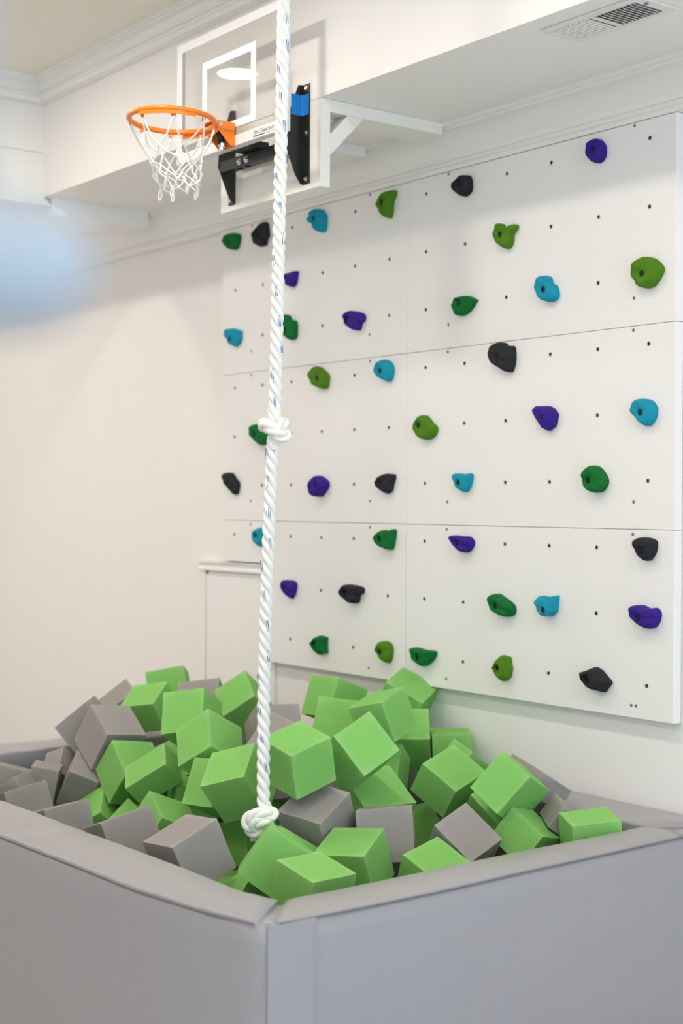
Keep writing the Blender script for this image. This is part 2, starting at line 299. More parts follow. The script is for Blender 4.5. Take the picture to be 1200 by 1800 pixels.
BURIED = [
('g',(-0.7896,-0.4749,0.3439),(0.9660,-0.0687,0.0117,0.2491),(0.1494,0.1479,0.1477)),
('g',(-0.5026,-0.4802,0.3314),(0.9157,-0.0259,0.0250,0.4002),(0.1540,0.1505,0.1506)),
('k',(-0.2052,-0.4173,0.3399),(0.6787,-0.0331,0.0038,0.7336),(0.1463,0.1528,0.1537)),
('g',(0.7960,-0.6326,0.3415),(0.8994,-0.1164,-0.0256,0.4206),(0.1508,0.1539,0.1482)),
('g',(0.6297,-0.4247,0.3468),(0.9794,-0.0916,0.0830,0.1599),(0.1466,0.1454,0.1510)),
('g',(-0.0327,-0.7726,0.3416),(0.9828,-0.0133,0.0128,0.1837),(0.1486,0.1527,0.1535)),
('g',(0.1009,-1.3081,0.3499),(0.9457,-0.0731,-0.0830,0.3057),(0.1532,0.1534,0.1474)),
('g',(0.3055,-0.9383,0.3423),(0.9194,0.0401,-0.0903,0.3807),(0.1486,0.1494,0.1520)),
('g',(0.7211,-0.8380,0.3477),(0.8786,-0.0819,0.0608,0.4666),(0.1511,0.1508,0.1521)),
('g',(1.0266,-1.0724,0.3372),(0.7861,0.0224,-0.0803,0.6125),(0.1497,0.1458,0.1463)),
('k',(0.1328,-0.3071,0.3362),(0.9992,-0.0042,-0.0400,0.0076),(0.1457,0.1490,0.1511)),
('g',(1.1639,-0.5853,0.3327),(0.0290,-0.9986,0.0205,-0.0403),(0.1489,0.1522,0.1467)),
('g',(0.4665,-0.5865,0.3355),(0.9837,-0.0129,0.0800,0.1606),(0.1531,0.1494,0.1494)),
('g',(-0.5221,-0.7379,0.3330),(0.5851,-0.3152,0.6991,0.2637),(0.1477,0.1526,0.1519)),
('g',(1.0817,-1.2763,0.3427),(0.5371,-0.6882,0.3697,-0.3181),(0.1530,0.1498,0.1524)),
('g',(-0.2220,-1.1785,0.3471),(0.9109,0.0535,0.0508,0.4060),(0.1532,0.1484,0.1514)),
('k',(-0.6277,-1.1744,0.3430),(0.9228,0.0484,-0.1215,0.3623),(0.1497,0.1511,0.1518)),
('k',(0.8259,-1.0831,0.3224),(0.7437,-0.0152,-0.0166,0.6681),(0.1494,0.1467,0.1453)),
('g',(-0.2368,-0.6788,0.3444),(0.9605,-0.0247,-0.1228,0.2485),(0.1507,0.1512,0.1507)),
('k',(0.9989,-0.3132,0.3474),(0.6913,0.7051,-0.1563,-0.0221),(0.1489,0.1519,0.1528)),
('k',(0.4714,-1.3403,0.3365),(0.3881,0.6307,-0.4482,0.5008),(0.1462,0.1511,0.1484)),
('g',(0.8044,-1.2669,0.3497),(0.7718,-0.0233,0.1046,0.6268),(0.1473,0.1481,0.1458)),
('g',(0.2350,-0.5649,0.3422),(0.9293,-0.0392,0.0799,0.3584),(0.1457,0.1527,0.1455)),
('k',(1.0856,-0.8928,0.3439),(0.8611,0.1168,0.0993,0.4848),(0.1517,0.1477,0.1469)),
('g',(0.2399,-1.1133,0.3462),(0.0252,-0.9047,-0.4066,-0.1248),(0.1466,0.1517,0.1454)),
('g',(0.0138,-0.5371,0.3433),(0.9640,0.0003,0.0081,0.2659),(0.1500,0.1511,0.1494)),
('k',(0.5787,-0.7527,0.3405),(0.8411,-0.0505,-0.0139,0.5383),(0.1453,0.1474,0.1502)),
('g',(-0.4596,-1.2428,0.3424),(0.8454,-0.0236,-0.0728,0.5286),(0.1456,0.1536,0.1468)),
('g',(-0.0472,-1.1049,0.3478),(0.9650,0.0405,-0.0445,0.2551),(0.1516,0.1480,0.1529)),
('k',(-0.7773,-1.3305,0.3769),(0.9736,-0.0345,0.0926,0.2059),(0.1502,0.1517,0.1494)),
('g',(-0.6509,-0.3328,0.3919),(0.8499,0.0150,-0.0414,0.5251),(0.1498,0.1460,0.1499)),
('k',(0.9368,-0.4936,0.3968),(0.5141,0.0664,0.4090,-0.7510),(0.1456,0.1500,0.1456)),
('g',(-0.3802,-0.3098,0.4202),(0.0234,0.1788,-0.1333,0.9745),(0.1523,0.1502,0.1482)),
('g',(-0.6754,-0.5922,0.4825),(0.4158,-0.0182,-0.8450,0.3359),(0.1517,0.1456,0.1525)),
('k',(0.3465,-0.7150,0.4571),(0.8863,-0.0651,0.0414,0.4566),(0.1499,0.1537,0.1494)),
('g',(-0.3885,-0.5897,0.4767),(0.8189,-0.4835,0.1795,0.2520),(0.1487,0.1519,0.1453)),
('k',(-0.0805,-0.4191,0.5047),(0.8211,0.0711,0.4420,0.3540),(0.1492,0.1535,0.1474)),
('g',(0.1937,-0.4157,0.5087),(0.9187,-0.0082,0.0845,0.3858),(0.1463,0.1465,0.1465)),
('k',(0.4093,-1.1702,0.5178),(0.9572,0.0229,0.1144,0.2649),(0.1460,0.1528,0.1497)),
('g',(0.0396,-0.6467,0.5331),(0.7939,0.2218,0.1201,-0.5533),(0.1464,0.1511,0.1470)),
('g',(-0.2020,-0.7616,0.5336),(0.6377,0.3865,-0.5348,0.3974),(0.1506,0.1486,0.1521)),
('g',(-0.5674,-0.4195,0.5598),(0.8383,0.0053,0.0062,0.5451),(0.1456,0.1493,0.1515)),
('k',(-0.3062,-0.3753,0.5804),(0.7824,0.1162,0.0002,0.6118),(0.1479,0.1521,0.1476)),
('g',(-0.5274,-0.6911,0.5797),(0.7572,-0.5057,0.2967,0.2880),(0.1487,0.1488,0.1470)),
('k',(-0.7767,-0.2951,0.5787),(0.7573,0.0388,0.0053,0.6519),(0.1483,0.1512,0.1487)),
('k',(-0.2105,-0.5683,0.6323),(0.4432,-0.5352,-0.5448,-0.4693),(0.1542,0.1524,0.1463)),
('k',(0.1848,-0.5835,0.6555),(0.0307,0.2317,-0.7882,-0.5693),(0.1510,0.1496,0.1500)),
]
GLIMPSED = {5: 'green foam cube low at the rail between the on-edge cube and largest grey cube', 7: 'green foam cube sunk by the near left rail just left of the deepest corner cube', 35: 'green foam cube in shade between the big left cube and largest grey cube', 39: 'dark green foam cube behind the rope bottom knot', 40: 'green foam cube in shadow under the half hidden cube left of the rope', 43: 'dark green foam cube in the gap above the lime topped cube', 44: 'grey foam cube barely showing beside the upper left cubes near the rope', 46: 'grey foam cube in the dark gap right of the rope under the big central cube'}
HOLDS = [  # colour, style, projection, bolt x z (mm), outline x z (mm), label
('dg','s',0.045,(-1125,2635),[(-1164,2639),(-1155,2661),(-1128,2670),(-1097,2666),(-1073,2652),(-1079,2623),(-1092,2604),(-1115,2600),(-1146,2610)],'round dark green hold, leftmost in the top row of holds'),
('bk','f',0.045,(-908,2631),[(-941,2634),(-929,2653),(-904,2676),(-884,2683),(-872,2672),(-861,2626),(-875,2611),(-883,2589),(-916,2587),(-937,2598)],'black pointed craggy hold just left of the rope near the wall top'),
('pu','s',0.045,(-710,2430),[(-751,2455),(-723,2453),(-667,2458),(-665,2447),(-675,2410),(-694,2399),(-723,2411),(-747,2435)],'purple hold half hidden right behind the rope, below the teal peanut hold'),
('te','s',0.045,(-526,2640),[(-560,2649),(-551,2670),(-528,2679),(-501,2670),(-478,2646),(-476,2627),(-479,2603),(-489,2587),(-508,2587),(-531,2599),(-535,2615),(-555,2630)],'teal peanut-shaped hold right of the rope in the top row'),
('ol','s',0.045,(-111,2637),[(-133,2632),(-125,2654),(-102,2674),(-61,2674),(-61,2655),(-75,2636),(-78,2602),(-85,2582),(-95,2579),(-115,2592),(-130,2614)],'olive green horn-shaped hold at the upper right of the top left panel'),
('te','f',0.045,(-1108,2228),[(-1158,2258),(-1147,2273),(-1115,2273),(-1060,2258),(-1058,2228),(-1069,2212),(-1096,2196),(-1110,2204),(-1123,2226),(-1146,2241)],'teal drooping hold at the left edge above the upper left seam'),
('dg','s',0.045,(-711,2229),[(-744,2288),(-721,2290),(-702,2269),(-675,2264),(-668,2245),(-670,2201),(-697,2191),(-720,2204),(-732,2230)],'dark green lumpy hold beside the rope just above the upper seam'),
('pu','s',0.048,(-311,2231),[(-327,2248),(-313,2263),(-291,2263),(-241,2247),(-239,2223),(-255,2215),(-265,2192),(-287,2192),(-313,2208),(-326,2230)],'purple jug with a hooked right lip in the top left panel'),
('bk','s',0.048,(312,2634),[(277,2627),(284,2645),(303,2660),(315,2662),(334,2657),(343,2635),(343,2611),(329,2597),(309,2592),(293,2601),(281,2616)],'round black hold high on the top right panel'),
('ol','s',0.045,(509,2432),[(482,2460),(487,2471),(499,2471),(507,2460),(529,2457),(560,2461),(566,2455),(564,2445),(548,2433),(544,2406),(532,2390),(517,2388),(492,2407),(482,2430)],'olive green eared hold with a pointed right arm'),
('dg','s',0.045,(309,2229),[(277,2226),(288,2245),(320,2252),(341,2249),(372,2235),(367,2227),(336,2199),(293,2188),(280,2210)],'green leaf-shaped hold pointing right in the top right panel'),
('pu','s',0.040,(914,2635),[(887,2641),(892,2660),(909,2670),(926,2667),(943,2649),(948,2628),(941,2605),(920,2596),(901,2604),(890,2622)],'purple round disc hold highest on the climbing wall'),
('ol','s',0.050,(1119,2231),[(1078,2238),(1086,2264),(1109,2280),(1134,2279),(1159,2265),(1177,2244),(1175,2230),(1151,2199),(1126,2190),(1105,2194),(1090,2211),(1080,2226)],'big olive green shell hold at the right edge of the top right panel'),
('te','s',0.045,(709,2230),[(673,2251),(683,2273),(703,2276),(719,2268),(725,2250),(745,2238),(752,2206),(736,2194),(713,2192),(690,2203),(678,2229)],'teal two-lobed hold left of the big olive shell hold'),
('ol','s',0.045,(-498,2026),[(-554,2044),(-542,2068),(-518,2073),(-478,2052),(-457,2033),(-462,1996),(-477,1986),(-501,1990),(-537,2006),(-551,2025)],'olive green oval pocket hold right of the rope below the upper seam'),
('te','s',0.045,(-114,2028),[(-143,2038),(-135,2060),(-111,2069),(-84,2058),(-69,2037),(-72,2008),(-87,1989),(-107,1995),(-131,2011)],'teal egg-shaped hold just left of the middle vertical seam'),
('dg','s',0.048,(-920,1826),[(-955,1848),(-942,1865),(-917,1865),(-887,1836),(-857,1819),(-869,1790),(-899,1782),(-929,1805),(-951,1828)],'dark green hold partly behind the upper knot of the rope'),
('bk','s',0.040,(-1112,1621),[(-1166,1660),(-1153,1673),(-1125,1671),(-1098,1650),(-1073,1629),(-1076,1603),(-1092,1581),(-1116,1596),(-1148,1623)],'black lens-shaped hold at the left edge of the middle left panel'),
('pu','s',0.055,(-492,1620),[(-535,1600),(-528,1631),(-511,1653),(-486,1646),(-458,1631),(-456,1612),(-472,1594),(-496,1575),(-517,1574),(-532,1585)],'purple disc-fronted hold just above the lower seam right of the rope'),
('bk','f',0.045,(-107,1621),[(-137,1628),(-127,1646),(-96,1656),(-58,1653),(-56,1639),(-68,1616),(-71,1596),(-92,1584),(-120,1593),(-134,1610)],'black craggy hold above the lower seam left of the vertical seam'),
('te','f',0.042,(-913,1417),[(-934,1419),(-927,1438),(-909,1446),(-884,1439),(-884,1393),(-905,1372),(-927,1389)],'teal hold half hidden left behind the rope above the small door'),
('dg','s',0.048,(-111,1418),[(-135,1426),(-124,1444),(-106,1452),(-86,1447),(-56,1456),(-52,1436),(-65,1390),(-79,1382),(-113,1391),(-130,1408)],'green saddle-shaped hold below the lower seam left of the vertical seam'),
('bk','s',0.055,(510,2026),[(463,2047),(476,2074),(506,2080),(532,2064),(553,2063),(558,2023),(548,1988),(532,1981),(498,1999),(472,2020)],'large black cupped hold below the upper seam in the middle right panel'),
('pu','f',0.050,(711,1824),[(667,1850),(678,1863),(719,1860),(735,1852),(753,1832),(740,1795),(716,1782),(699,1789),(678,1823)],'purple stepped triangular hold in the middle right panel'),
('te','s',0.045,(1114,1821),[(1077,1842),(1087,1859),(1112,1863),(1138,1855),(1156,1832),(1149,1801),(1128,1782),(1109,1791),(1083,1820)],'teal rounded hold at the right edge of the middle right panel'),
('ol','s',0.042,(98,1823),[(73,1816),(82,1845),(113,1858),(149,1830),(173,1811),(159,1784),(124,1773),(88,1786)],'olive green fin-shaped hold right of the vertical seam in the middle row'),
('te','s',0.042,(309,1620),[(281,1647),(294,1652),(321,1648),(352,1650),(351,1622),(335,1594),(317,1590),(290,1614)],'small teal wedge hold above the lower seam in the middle right panel'),
('dg','s',0.050,(910,1622),[(883,1632),(895,1661),(918,1668),(944,1653),(965,1621),(949,1592),(922,1585),(895,1599)],'green domed hold above the lower seam towards the right edge'),
('pu','f',0.042,(-706,1212),[(-737,1236),(-726,1244),(-686,1243),(-665,1236),(-662,1219),(-671,1192),(-687,1172),(-710,1186),(-731,1199),(-730,1217)],'purple crumpled hold right of the rope in the bottom left panel'),
('bk','s',0.050,(-312,1213),[(-333,1222),(-327,1241),(-311,1245),(-241,1237),(-240,1215),(-258,1207),(-266,1181),(-291,1177),(-316,1191),(-330,1206)],'black jug with a squared right lip in the bottom left panel'),
('dg','f',0.042,(-512,1010),[(-526,1013),(-514,1033),(-495,1041),(-459,1036),(-461,1008),(-458,975),(-481,974),(-497,967),(-511,981)],'green square-cut faceted hold near the lower edge of the bottom left panel'),
('ol','s',0.042,(-110,1010),[(-128,1022),(-123,1042),(-108,1050),(-86,1047),(-68,1032),(-68,999),(-83,973),(-103,979),(-123,1000)],'smooth olive green oval hold at the lower right of the bottom left panel'),
('pu','s',0.045,(306,1416),[(274,1439),(290,1440),(310,1438),(339,1438),(362,1424),(358,1403),(339,1386),(322,1384),(300,1396),(281,1416)],'purple flat-topped scoop hold just below the lower seam'),
('dg','s',0.048,(499,1213),[(463,1231),(468,1245),(487,1252),(511,1243),(553,1223),(565,1205),(558,1187),(537,1179),(507,1184),(478,1203)],'green sloping oval hold in the middle of the bottom right panel'),
('dg','s',0.045,(102,1009),[(60,1032),(69,1041),(112,1036),(165,1036),(173,1028),(160,1005),(126,982),(102,981),(77,1001)],'dark green boat-shaped hold low beside the vertical seam above the foam'),
('ol','f',0.045,(507,1011),[(492,1009),(499,1034),(513,1051),(541,1047),(551,1009),(543,980),(520,966),(501,981)],'faceted olive green gem-like hold near the bottom edge of the wall'),
('te','f',0.048,(719,1213),[(681,1239),(696,1257),(719,1253),(758,1261),(759,1251),(754,1211),(733,1193),(707,1192),(687,1207),(683,1227)],'teal flat-topped hold with a ledge in the bottom right panel'),
('bk','s',0.048,(1122,1414),[(1093,1435),(1099,1448),(1118,1452),(1147,1447),(1158,1436),(1153,1406),(1131,1383),(1113,1392),(1098,1416)],'black rounded triangular hold below the lower seam at the right edge'),
('pu','s',0.050,(1113,1213),[(1077,1235),(1085,1247),(1107,1250),(1137,1241),(1159,1245),(1172,1234),(1174,1220),(1163,1195),(1141,1183),(1115,1190),(1087,1209)],'purple heart-shaped hold at the right edge of the bottom right panel'),
('bk','f',0.050,(910,1011),[(880,1032),(898,1037),(924,1049),(945,1041),(986,1008),(959,976),(920,981),(903,987),(888,1009)],'black angular leaf-like hold, lowest at the bottom of the wall'),
]
STREAKS = [(2.895,0.59),(2.819,0.85),(2.755,-0.78),(2.675,-0.2),(2.597,0.56),(2.505,1.05),(2.448,-0.71),(2.364,0.17),(2.284,0.74),(2.218,-0.81),(2.135,-0.31),(2.056,0.47),(1.983,0.97),(1.907,-0.68),(1.829,-0.06),(1.686,-1.1),(1.605,-0.58),(1.522,-0.07),(1.438,0.31),(1.375,-1.21),(1.291,-0.44),(1.208,0.36),(1.126,0.65),(1.056,-1.06),(0.98,-0.78),(0.901,-0.27),(0.819,0.49)]
ROPE_AXIS = [(0.6774, -1.0171, 2.9484), (0.6745, -1.0271, 2.3468), (0.671, -1.0371, 1.8085)]  # then knot, then
ROPE_LOW = [(0.6672, -1.0434, 1.6818), (0.6621, -1.0534, 1.3651), (0.6588, -1.0609, 1.0485), (0.676, -1.0735, 0.8461), (0.6852, -1.0791, 0.7221)]
KNOT_A = (0.6696,-1.0396,1.7499)
KNOT_B = (0.6928,-1.0860,0.6959)

# ------------------------------------------------------------------ the room
WY = .038                 # wall plane behind the climbing panels
ZS, ZC = 2.835, 3.315     # soffit underside, main ceiling
YB, XH = -.597, -1.686    # bulkhead face, left header face
PX0, PX1 = -4.2, 6.2
YF = -6.5
ZT = 2.6938
struct('floor', box(B(), PX0, PX1, YF, WY+.12, -.06, 0), M['floor'])
struct('wall_climbing', box(B(), PX0, PX1, WY, WY+.12, 0, ZC+.1), M['wall'])
struct('ceiling', box(B(), PX0, PX1, YF, YB, ZC, ZC+.1), M['ceil'])
struct('wall_bulkhead', box(B(), PX0, PX1, YB, WY, ZS, ZC+.1), M['wall'])
bm = B()
hp = [(YF,2.80),(-.558,2.80),(YB,ZS),(YB,ZC),(YF,ZC)]
prism(bm, hp, lambda y,z: (XH-.008,y,z), lambda y,z: (XH-.25,y,z))
struct('wall_header', bm, M['wall'])
bm = B(); hp = [(YF,2.80),(-.558,2.80),(YB,ZS),(YB,3.010),(YF,3.010)]
prism(bm, hp, lambda y,z: (XH,y,z), lambda y,z: (XH-.008,y,z)); struct('trim_fascia_lower', bm, M['trim'])
struct('trim_fascia_upper', box(B(), XH-.008, XH, YF, YB, 3.022, ZC), M['trim'])
struct('trim_soffit_box', box(B(), XH-.25, XH, -.556, -.09, 2.765, ZS), M['trim'])
struct('wall_rear', box(B(), PX0, PX1, YF-.12, YF, 0, ZC+.1), M['wall'])
struct('wall_left', box(B(), PX0-.12, PX0, YF, WY, 0, ZC+.1), M['wall'])
# crown mouldings (offset from wall, height from soffit)
def crown_profile(h, d):
    p = [(0,-h),(.042,-h),(.042,-h+.014),(.050,-h+.018),(.050,-h+.026),(.040,-h+.028),(.040,-h+.034)]
    for k in range(9):
        t = k/8*PI/2; p.append((.044+(d-.018-.044)*(1-math.cos(t)), -h+.036+(h-.036-.024)*math.sin(t)))
    p += [(d-.018,-.024),(d-.012,-.024),(d-.012,-.013),(d,-.013),(d,0),(0,0)]
    return p
bm = B(); prism(bm, crown_profile(.1405,.122), lambda o,z: (PX0,WY-o,ZS+z), lambda o,z: (PX1,WY-o,ZS+z)); struct('trim_crown_back', bm, M['trim'])
cp = crown_profile(.094,.082)
bm = B(); prism(bm, cp, lambda o,z: (XH+o,YB-o,ZC+z), lambda o,z: (PX1,YB-o,ZC+z)); struct('trim_crown_bulkhead', bm, M['trim'])
bm = B(); prism(bm, cp, lambda o,z: (XH+o,YB-o,ZC+z), lambda o,z: (XH+o,YF,ZC+z)); struct('trim_crown_left', bm, M['trim'])
# small door under the climbing wall: cap, jamb, slab
dr = struct('door_1', box(B(), -1.375, -.86, WY-.012, WY, 0, 1.254, .002), M['panel'])
obj('door_frame', box(B(), -1.407, -1.377, WY-.02, WY, 0, 1.262, .003), M['trim'], dr)
bm = B(); prism(bm, [(0,1.258),(.028,1.258),(.028,1.266),(.020,1.274),(.020,1.288),(.030,1.292),(.030,1.299),(0,1.299)],
      lambda o,z: (-1.420,WY-o,z), lambda o,z: (-.86,WY-o,z)); obj('head_casing', bm, M['trim'], dr)
obj('door_catch', box(B(), -1.368,-1.357,WY-.018,WY-.012,1.243,1.252,.001), M['screw'], dr)

# recessed lamps (the nearest one shows mirrored in the backboard)
lx = [-3.64, -2.34, -1.04, .26, 1.56, 2.86, 4.16]; ly = [-1.46, -3.7]
for j, y in enumerate(ly):
    for i, x in enumerate(lx):
        t = thing('ceiling_light', 'round recessed ceiling lamp, %s from the left, in the %s row from the bulkhead' % (['first','second','third','fourth','fifth','sixth','seventh'][i], ['first','second','third'][j]), 'lamp', (x,y,ZC), 'recessed lamps in the main ceiling')
        bm = B(); tube(bm, [Vector((math.cos(a)*.088, math.sin(a)*.088, -.003)) for a in [2*PI*k/32 for k in range(32)]], .009, 6, closed=True)
        obj('trim_ring', bm, M['trim'], t, True)
        bm = B(); cyl(bm, (0,0,-.001), (0,0,-.006), .080, seg=32); obj('lens', bm, M['lamp'], t)

# ceiling vent in the soffit
vt = thing('air_vent', 'white ceiling air vent with two louvre banks in the bulkhead underside', 'vent', (1.352,-.45,ZS))
bm = B(); x0,x1,y0,y1 = -.168,.185,-.078,.078; ix0,ix1,iy0,iy1 = -.150,.150,-.052,.055
for a in ((x0,ix0,y0,y1),(ix1,x1,y0,y1),(ix0,ix1,y0,iy0),(ix0,ix1,iy1,y1),(-.007,.007,iy0,iy1)): box(bm, a[0],a[1],a[2],a[3],-.006,-.0005,.0015)
obj('vent_frame', bm, M['vent'], vt)
obj('duct_opening', box(B(), ix0,ix1,iy0,iy1,-.0012,-.0002), M['dark'], vt)
bm = B(); box(bm, -.0055,.0055,iy0,iy1,-.0006,.0006); sl = None
for bank, sg in ((-1,-1),(1,1)):
    for k in range(11):
        x = (.016+k*.0128)*bank
        if sl is None:
            sl = obj('louvre', bm, M['vent'], vt); sl.location = (x,0,-.006); sl.scale = (.72,1,1); sl.rotation_euler = (0,-.15 if sg < 0 else .75,0)
        else: inst('louvre', sl, vt, (x,0,-.006), (0,-.15 if sg < 0 else .75,0), (.72,1,1) if sg < 0 else None)
bm = B(); cyl(bm, (.168,-.03,-.006), (.168,-.03,-.010), .006, .005, 12); obj('damper_lever', bm, M['screw'], vt)

# ------------------------------------------------------------------ climbing panels
PH, PW = .6096, 1.2192
nut_proto = None; scr_proto = None
def ring_bm():
    bm = B(); n = 16
    prof = [(.0068,.0001),(.0068,-.0009),(.0046,-.0009),(.0046,.0001)]
    rings = [[bm.verts.new((r*math.cos(2*PI*i/n), y, r*math.sin(2*PI*i/n))) for i in range(n)] for r, y in prof]
    for a, c in zip(rings, rings[1:]):
        for i in range(n): bm.faces.new((a[i],a[(i+1)%n],c[(i+1)%n],c[i]))
    return bm
def disc_bm(r, y0, y1, n=14):
    bm = B(); cyl(bm, (0,y0,0), (0,y1,0), r, r*.9, n); return bm
def inpoly(x, z, P):
    c = False
    for i in range(len(P)):
        (a,b),(e,f) = P[i], P[i-1]
        if (b > z) != (f > z) and x < (e-a)*(z-b)/(f-b)+a: c = not c
    return c
SCREWS = [(-995,2685),(-218,2685),(217,2685),(1057,2685),(-216,2170),(221,2166),(1059,2168),(-212,2072),(219,2072),(1057,2072),(-209,1557),(220,1555),(1062,1557),(-208,1460),(218,1460),(1060,1460),(-211,942),(219,944),(1058,946),(1076,946),(-995,2170),(-995,2072),(-995,1557),(-995,1460)]
rows = [('top', ZT, PH), ('middle', ZT-PH, PH), ('bottom', ZT-2*PH, .566)]
for rn, zt, ph in rows:
    for side, xa in (('left', -PW), ('right', 0)):
        desc = {'top':'in the upper row','middle':'in the middle row','bottom':'in the lowest row'}[rn]
        extra = ', notched over the small door' if (rn,side)==('bottom','left') else ''
        p = thing('climbing_wall', 'white %s-hand climbing panel %s%s' % (side, desc, extra), 'climbing panel', (xa+PW/2, 0, zt-ph), 'climbing wall panels')
        g = .0007; bm = B()
        if extra:
            pts = [(-PW+g,1.305),(-.905,1.305),(-.905,zt-ph+g),(-g,zt-ph+g),(-g,zt-g),(-PW+g,zt-g)]
            prism(bm, pts, lambda x,z: (x-(xa+PW/2),0,z-(zt-ph)), lambda x,z: (x-(xa+PW/2),WY-.004,z-(zt-ph)))
        else: box(bm, -PW/2+g, PW/2-g, 0, WY-.004, g, ph-g, .0012)
        obj('board', bm, M['panel'], p)
        for r in range(3):
            for c in range(6):
                X = xa+.1016+c*.2032; Z = zt-.0578-.0438-r*.2032+.0438
                if extra and X < -.9 and Z < 1.31: continue
                if any(inpoly(X*1000, Z*1000, h[4]) or math.hypot(X*1000-h[3][0], Z*1000-h[3][1]) < 40 for h in HOLDS): continue
                l = (X-(xa+PW/2), 0, Z-(zt-ph))
                if nut_proto is None:
                    nut_proto = obj('t_nut', ring_bm(), M['nut'], p, True, l); hole_proto = obj('nut_hole', disc_bm(.0048,.0,-.0004), M['dark'], nut_proto)
                else:
                    n = inst('t_nut', nut_proto, p, l); inst('nut_hole', hole_proto, n, (0,0,0))
        for sx, sz in SCREWS:
            X, Z = sx/1000, sz/1000
            if xa < X < xa+PW and zt-ph < Z < zt:
                l = (X-(xa+PW/2), 0, Z-(zt-ph))
                if scr_proto is None: scr_proto = obj('screw', disc_bm(.0052,.0001,-.0010), M['screw'], p, False, l)
                else: inst('screw', scr_proto, p, l)

# ------------------------------------------------------------------ climbing holds
GR = {'dg':'green holds','ol':'olive green holds','te':'teal holds','pu':'purple holds','bk':'black holds'}
bolt_proto = None
for hi, (colr, style, hg, (ax, az), poly, lab) in enumerate(HOLDS):
    ax, az = ax/1000, az/1000
    P = [Vector((x/1000, 0, z/1000)) for x, z in poly]
    n = 1 if style == 'f' else 4
    ring = catmull(P, n, True) if n > 1 else P
    t = thing('climbing_hold', lab, 'climbing hold', (ax, 0, az), GR[colr])
    A = Vector((ax, 0, az)); rr = .0095
    prof = [(0,1.0,0),(.36,1.01,0),(.66,.97,.0),(.86,.87,.04),(.97,.70,.10)]
    if style == 'f': prof = [(0,1.0,0),(.40,1.01,0),(.80,.90,.03),(.97,.64,.12)]
    bm = B(); rings = []; xlo = min(q.x for q in P); xhi = max(q.x for q in P)
    cen = sum(P, Vector())/len(P)
    for k, (d, s, mv) in enumerate(prof):
        c = cen.lerp(A, min(1, mv*1.6))
        vs = []
        for q in ring:
            v = c+(q-cen)*s
            # local height variation keeps each hold lumpy
            nz = noise.noise(Vector((q.x*38, hi*3.1, q.z*38)))
            tx = (q.x-xlo)/(xhi-xlo); y = -hg*d*(1.06-.48*tx)*(1+(.22 if style == 's' else .30)*nz*(d > .1))
            vs.append(bm.verts.new((v.x-ax, y, v.z-az)))
        rings.append(vs)
    m_ = len(ring)
    # top ring to hole rim, recess wall, recess floor
    def circ(r, y):
        out = []
        for q in ring:
            dv = (q-A); a_ = math.atan2(dv.z, dv.x); out.append(bm.verts.new((r*math.cos(a_), y, r*math.sin(a_))))
        return out
    rings.append(circ(rr*1.35, -hg*.80)); rings.append(circ(rr, -hg*.74)); rings.append(circ(rr*.95, -hg*.34))
    for a, c in zip(rings, rings[1:]):
        for i in range(m_):
            try: f = bm.faces.new((a[i],a[(i+1)%m_],c[(i+1)%m_],c[i])); f.smooth = (style == 's')
            except ValueError: pass
    bm.faces.new(rings[-1])
    if style == 'f': bmesh.ops.triangulate(bm, faces=[f for f in bm.faces if len(f.verts) == 4])
    obj('grip', bm, M[colr], t)
    if bolt_proto is None:
        bb = B(); tube(bb, [Vector((math.cos(a)*.0062, -.004, math.sin(a)*.0062)) for a in [2*PI*k/16 for k in range(16)]], .0018, 6, closed=True)
        cyl(bb, (0,0,0), (0,-.003,0), .0090, seg=16)
        bolt_proto = obj('bolt', bb, M['black'], t, False, (0,-hg*.62,0)); 
    else: inst('bolt', bolt_proto, t, (0,-hg*.62,0))

# ------------------------------------------------------------------ basketball hoop
hoop = thing('basketball_hoop', 'small basketball hoop with clear backboard, orange rim and white net', 'basketball hoop', (0,YB,2.70))
HO = Vector((0,YB,2.70))
def hob(name, bm, mt, parent=hoop, smooth=False):
    o = obj(name, bm, mt, None, smooth)
    base = HO if parent is hoop else Vector((0,0,0))
    o.data.transform(Matrix.Translation(-HO)); o.parent = parent
    return o
BX0, BX1, BZ0, BZ1, BY = -.331, .300, 2.704, 3.112, -.757
hob('glass_sheet', box(B(), BX0+.004, BX1-.004, BY+.004, BY+.010, BZ0+.004, BZ1-.004), M['glass'])
def rect_frame(bm, xa, xb, za, zb, w, ya, yb_, wb=None):
    wb = wb or w
    box(bm, xa, xa+w, ya, yb_, za, zb); box(bm, xb-w, xb, ya, yb_, za, zb)
    box(bm, xa+w, xb-w, ya, yb_, zb-w, zb); box(bm, xa+w, xb-w, ya, yb_, za, za+wb)
    return bm
fr = hob('frame', rect_frame(B(), BX0, BX1, BZ0, BZ1, .005, BY+.002, BY+.030), M['alum'])
bm = B(); box(bm, BX0-.0015, BX0+.001, BY+.010, BY+.018, BZ0, BZ1+.0015); box(bm, BX0-.0015, BX1, BY+.010, BY+.018, BZ1-.001, BZ1+.0015); hob('edge_seal', bm, M['seal'], fr)
bd = hob('white_border', rect_frame(B(), BX0+.001, BX1-.001, BZ0+.001, BZ1-.001, .030, BY, BY+.0035, .033), M['white'])
hob('shooting_square', rect_frame(B(), -.169, .148, 2.764, 3.016, .026, BY+.0015, BY+.0038, .024), M['white'])
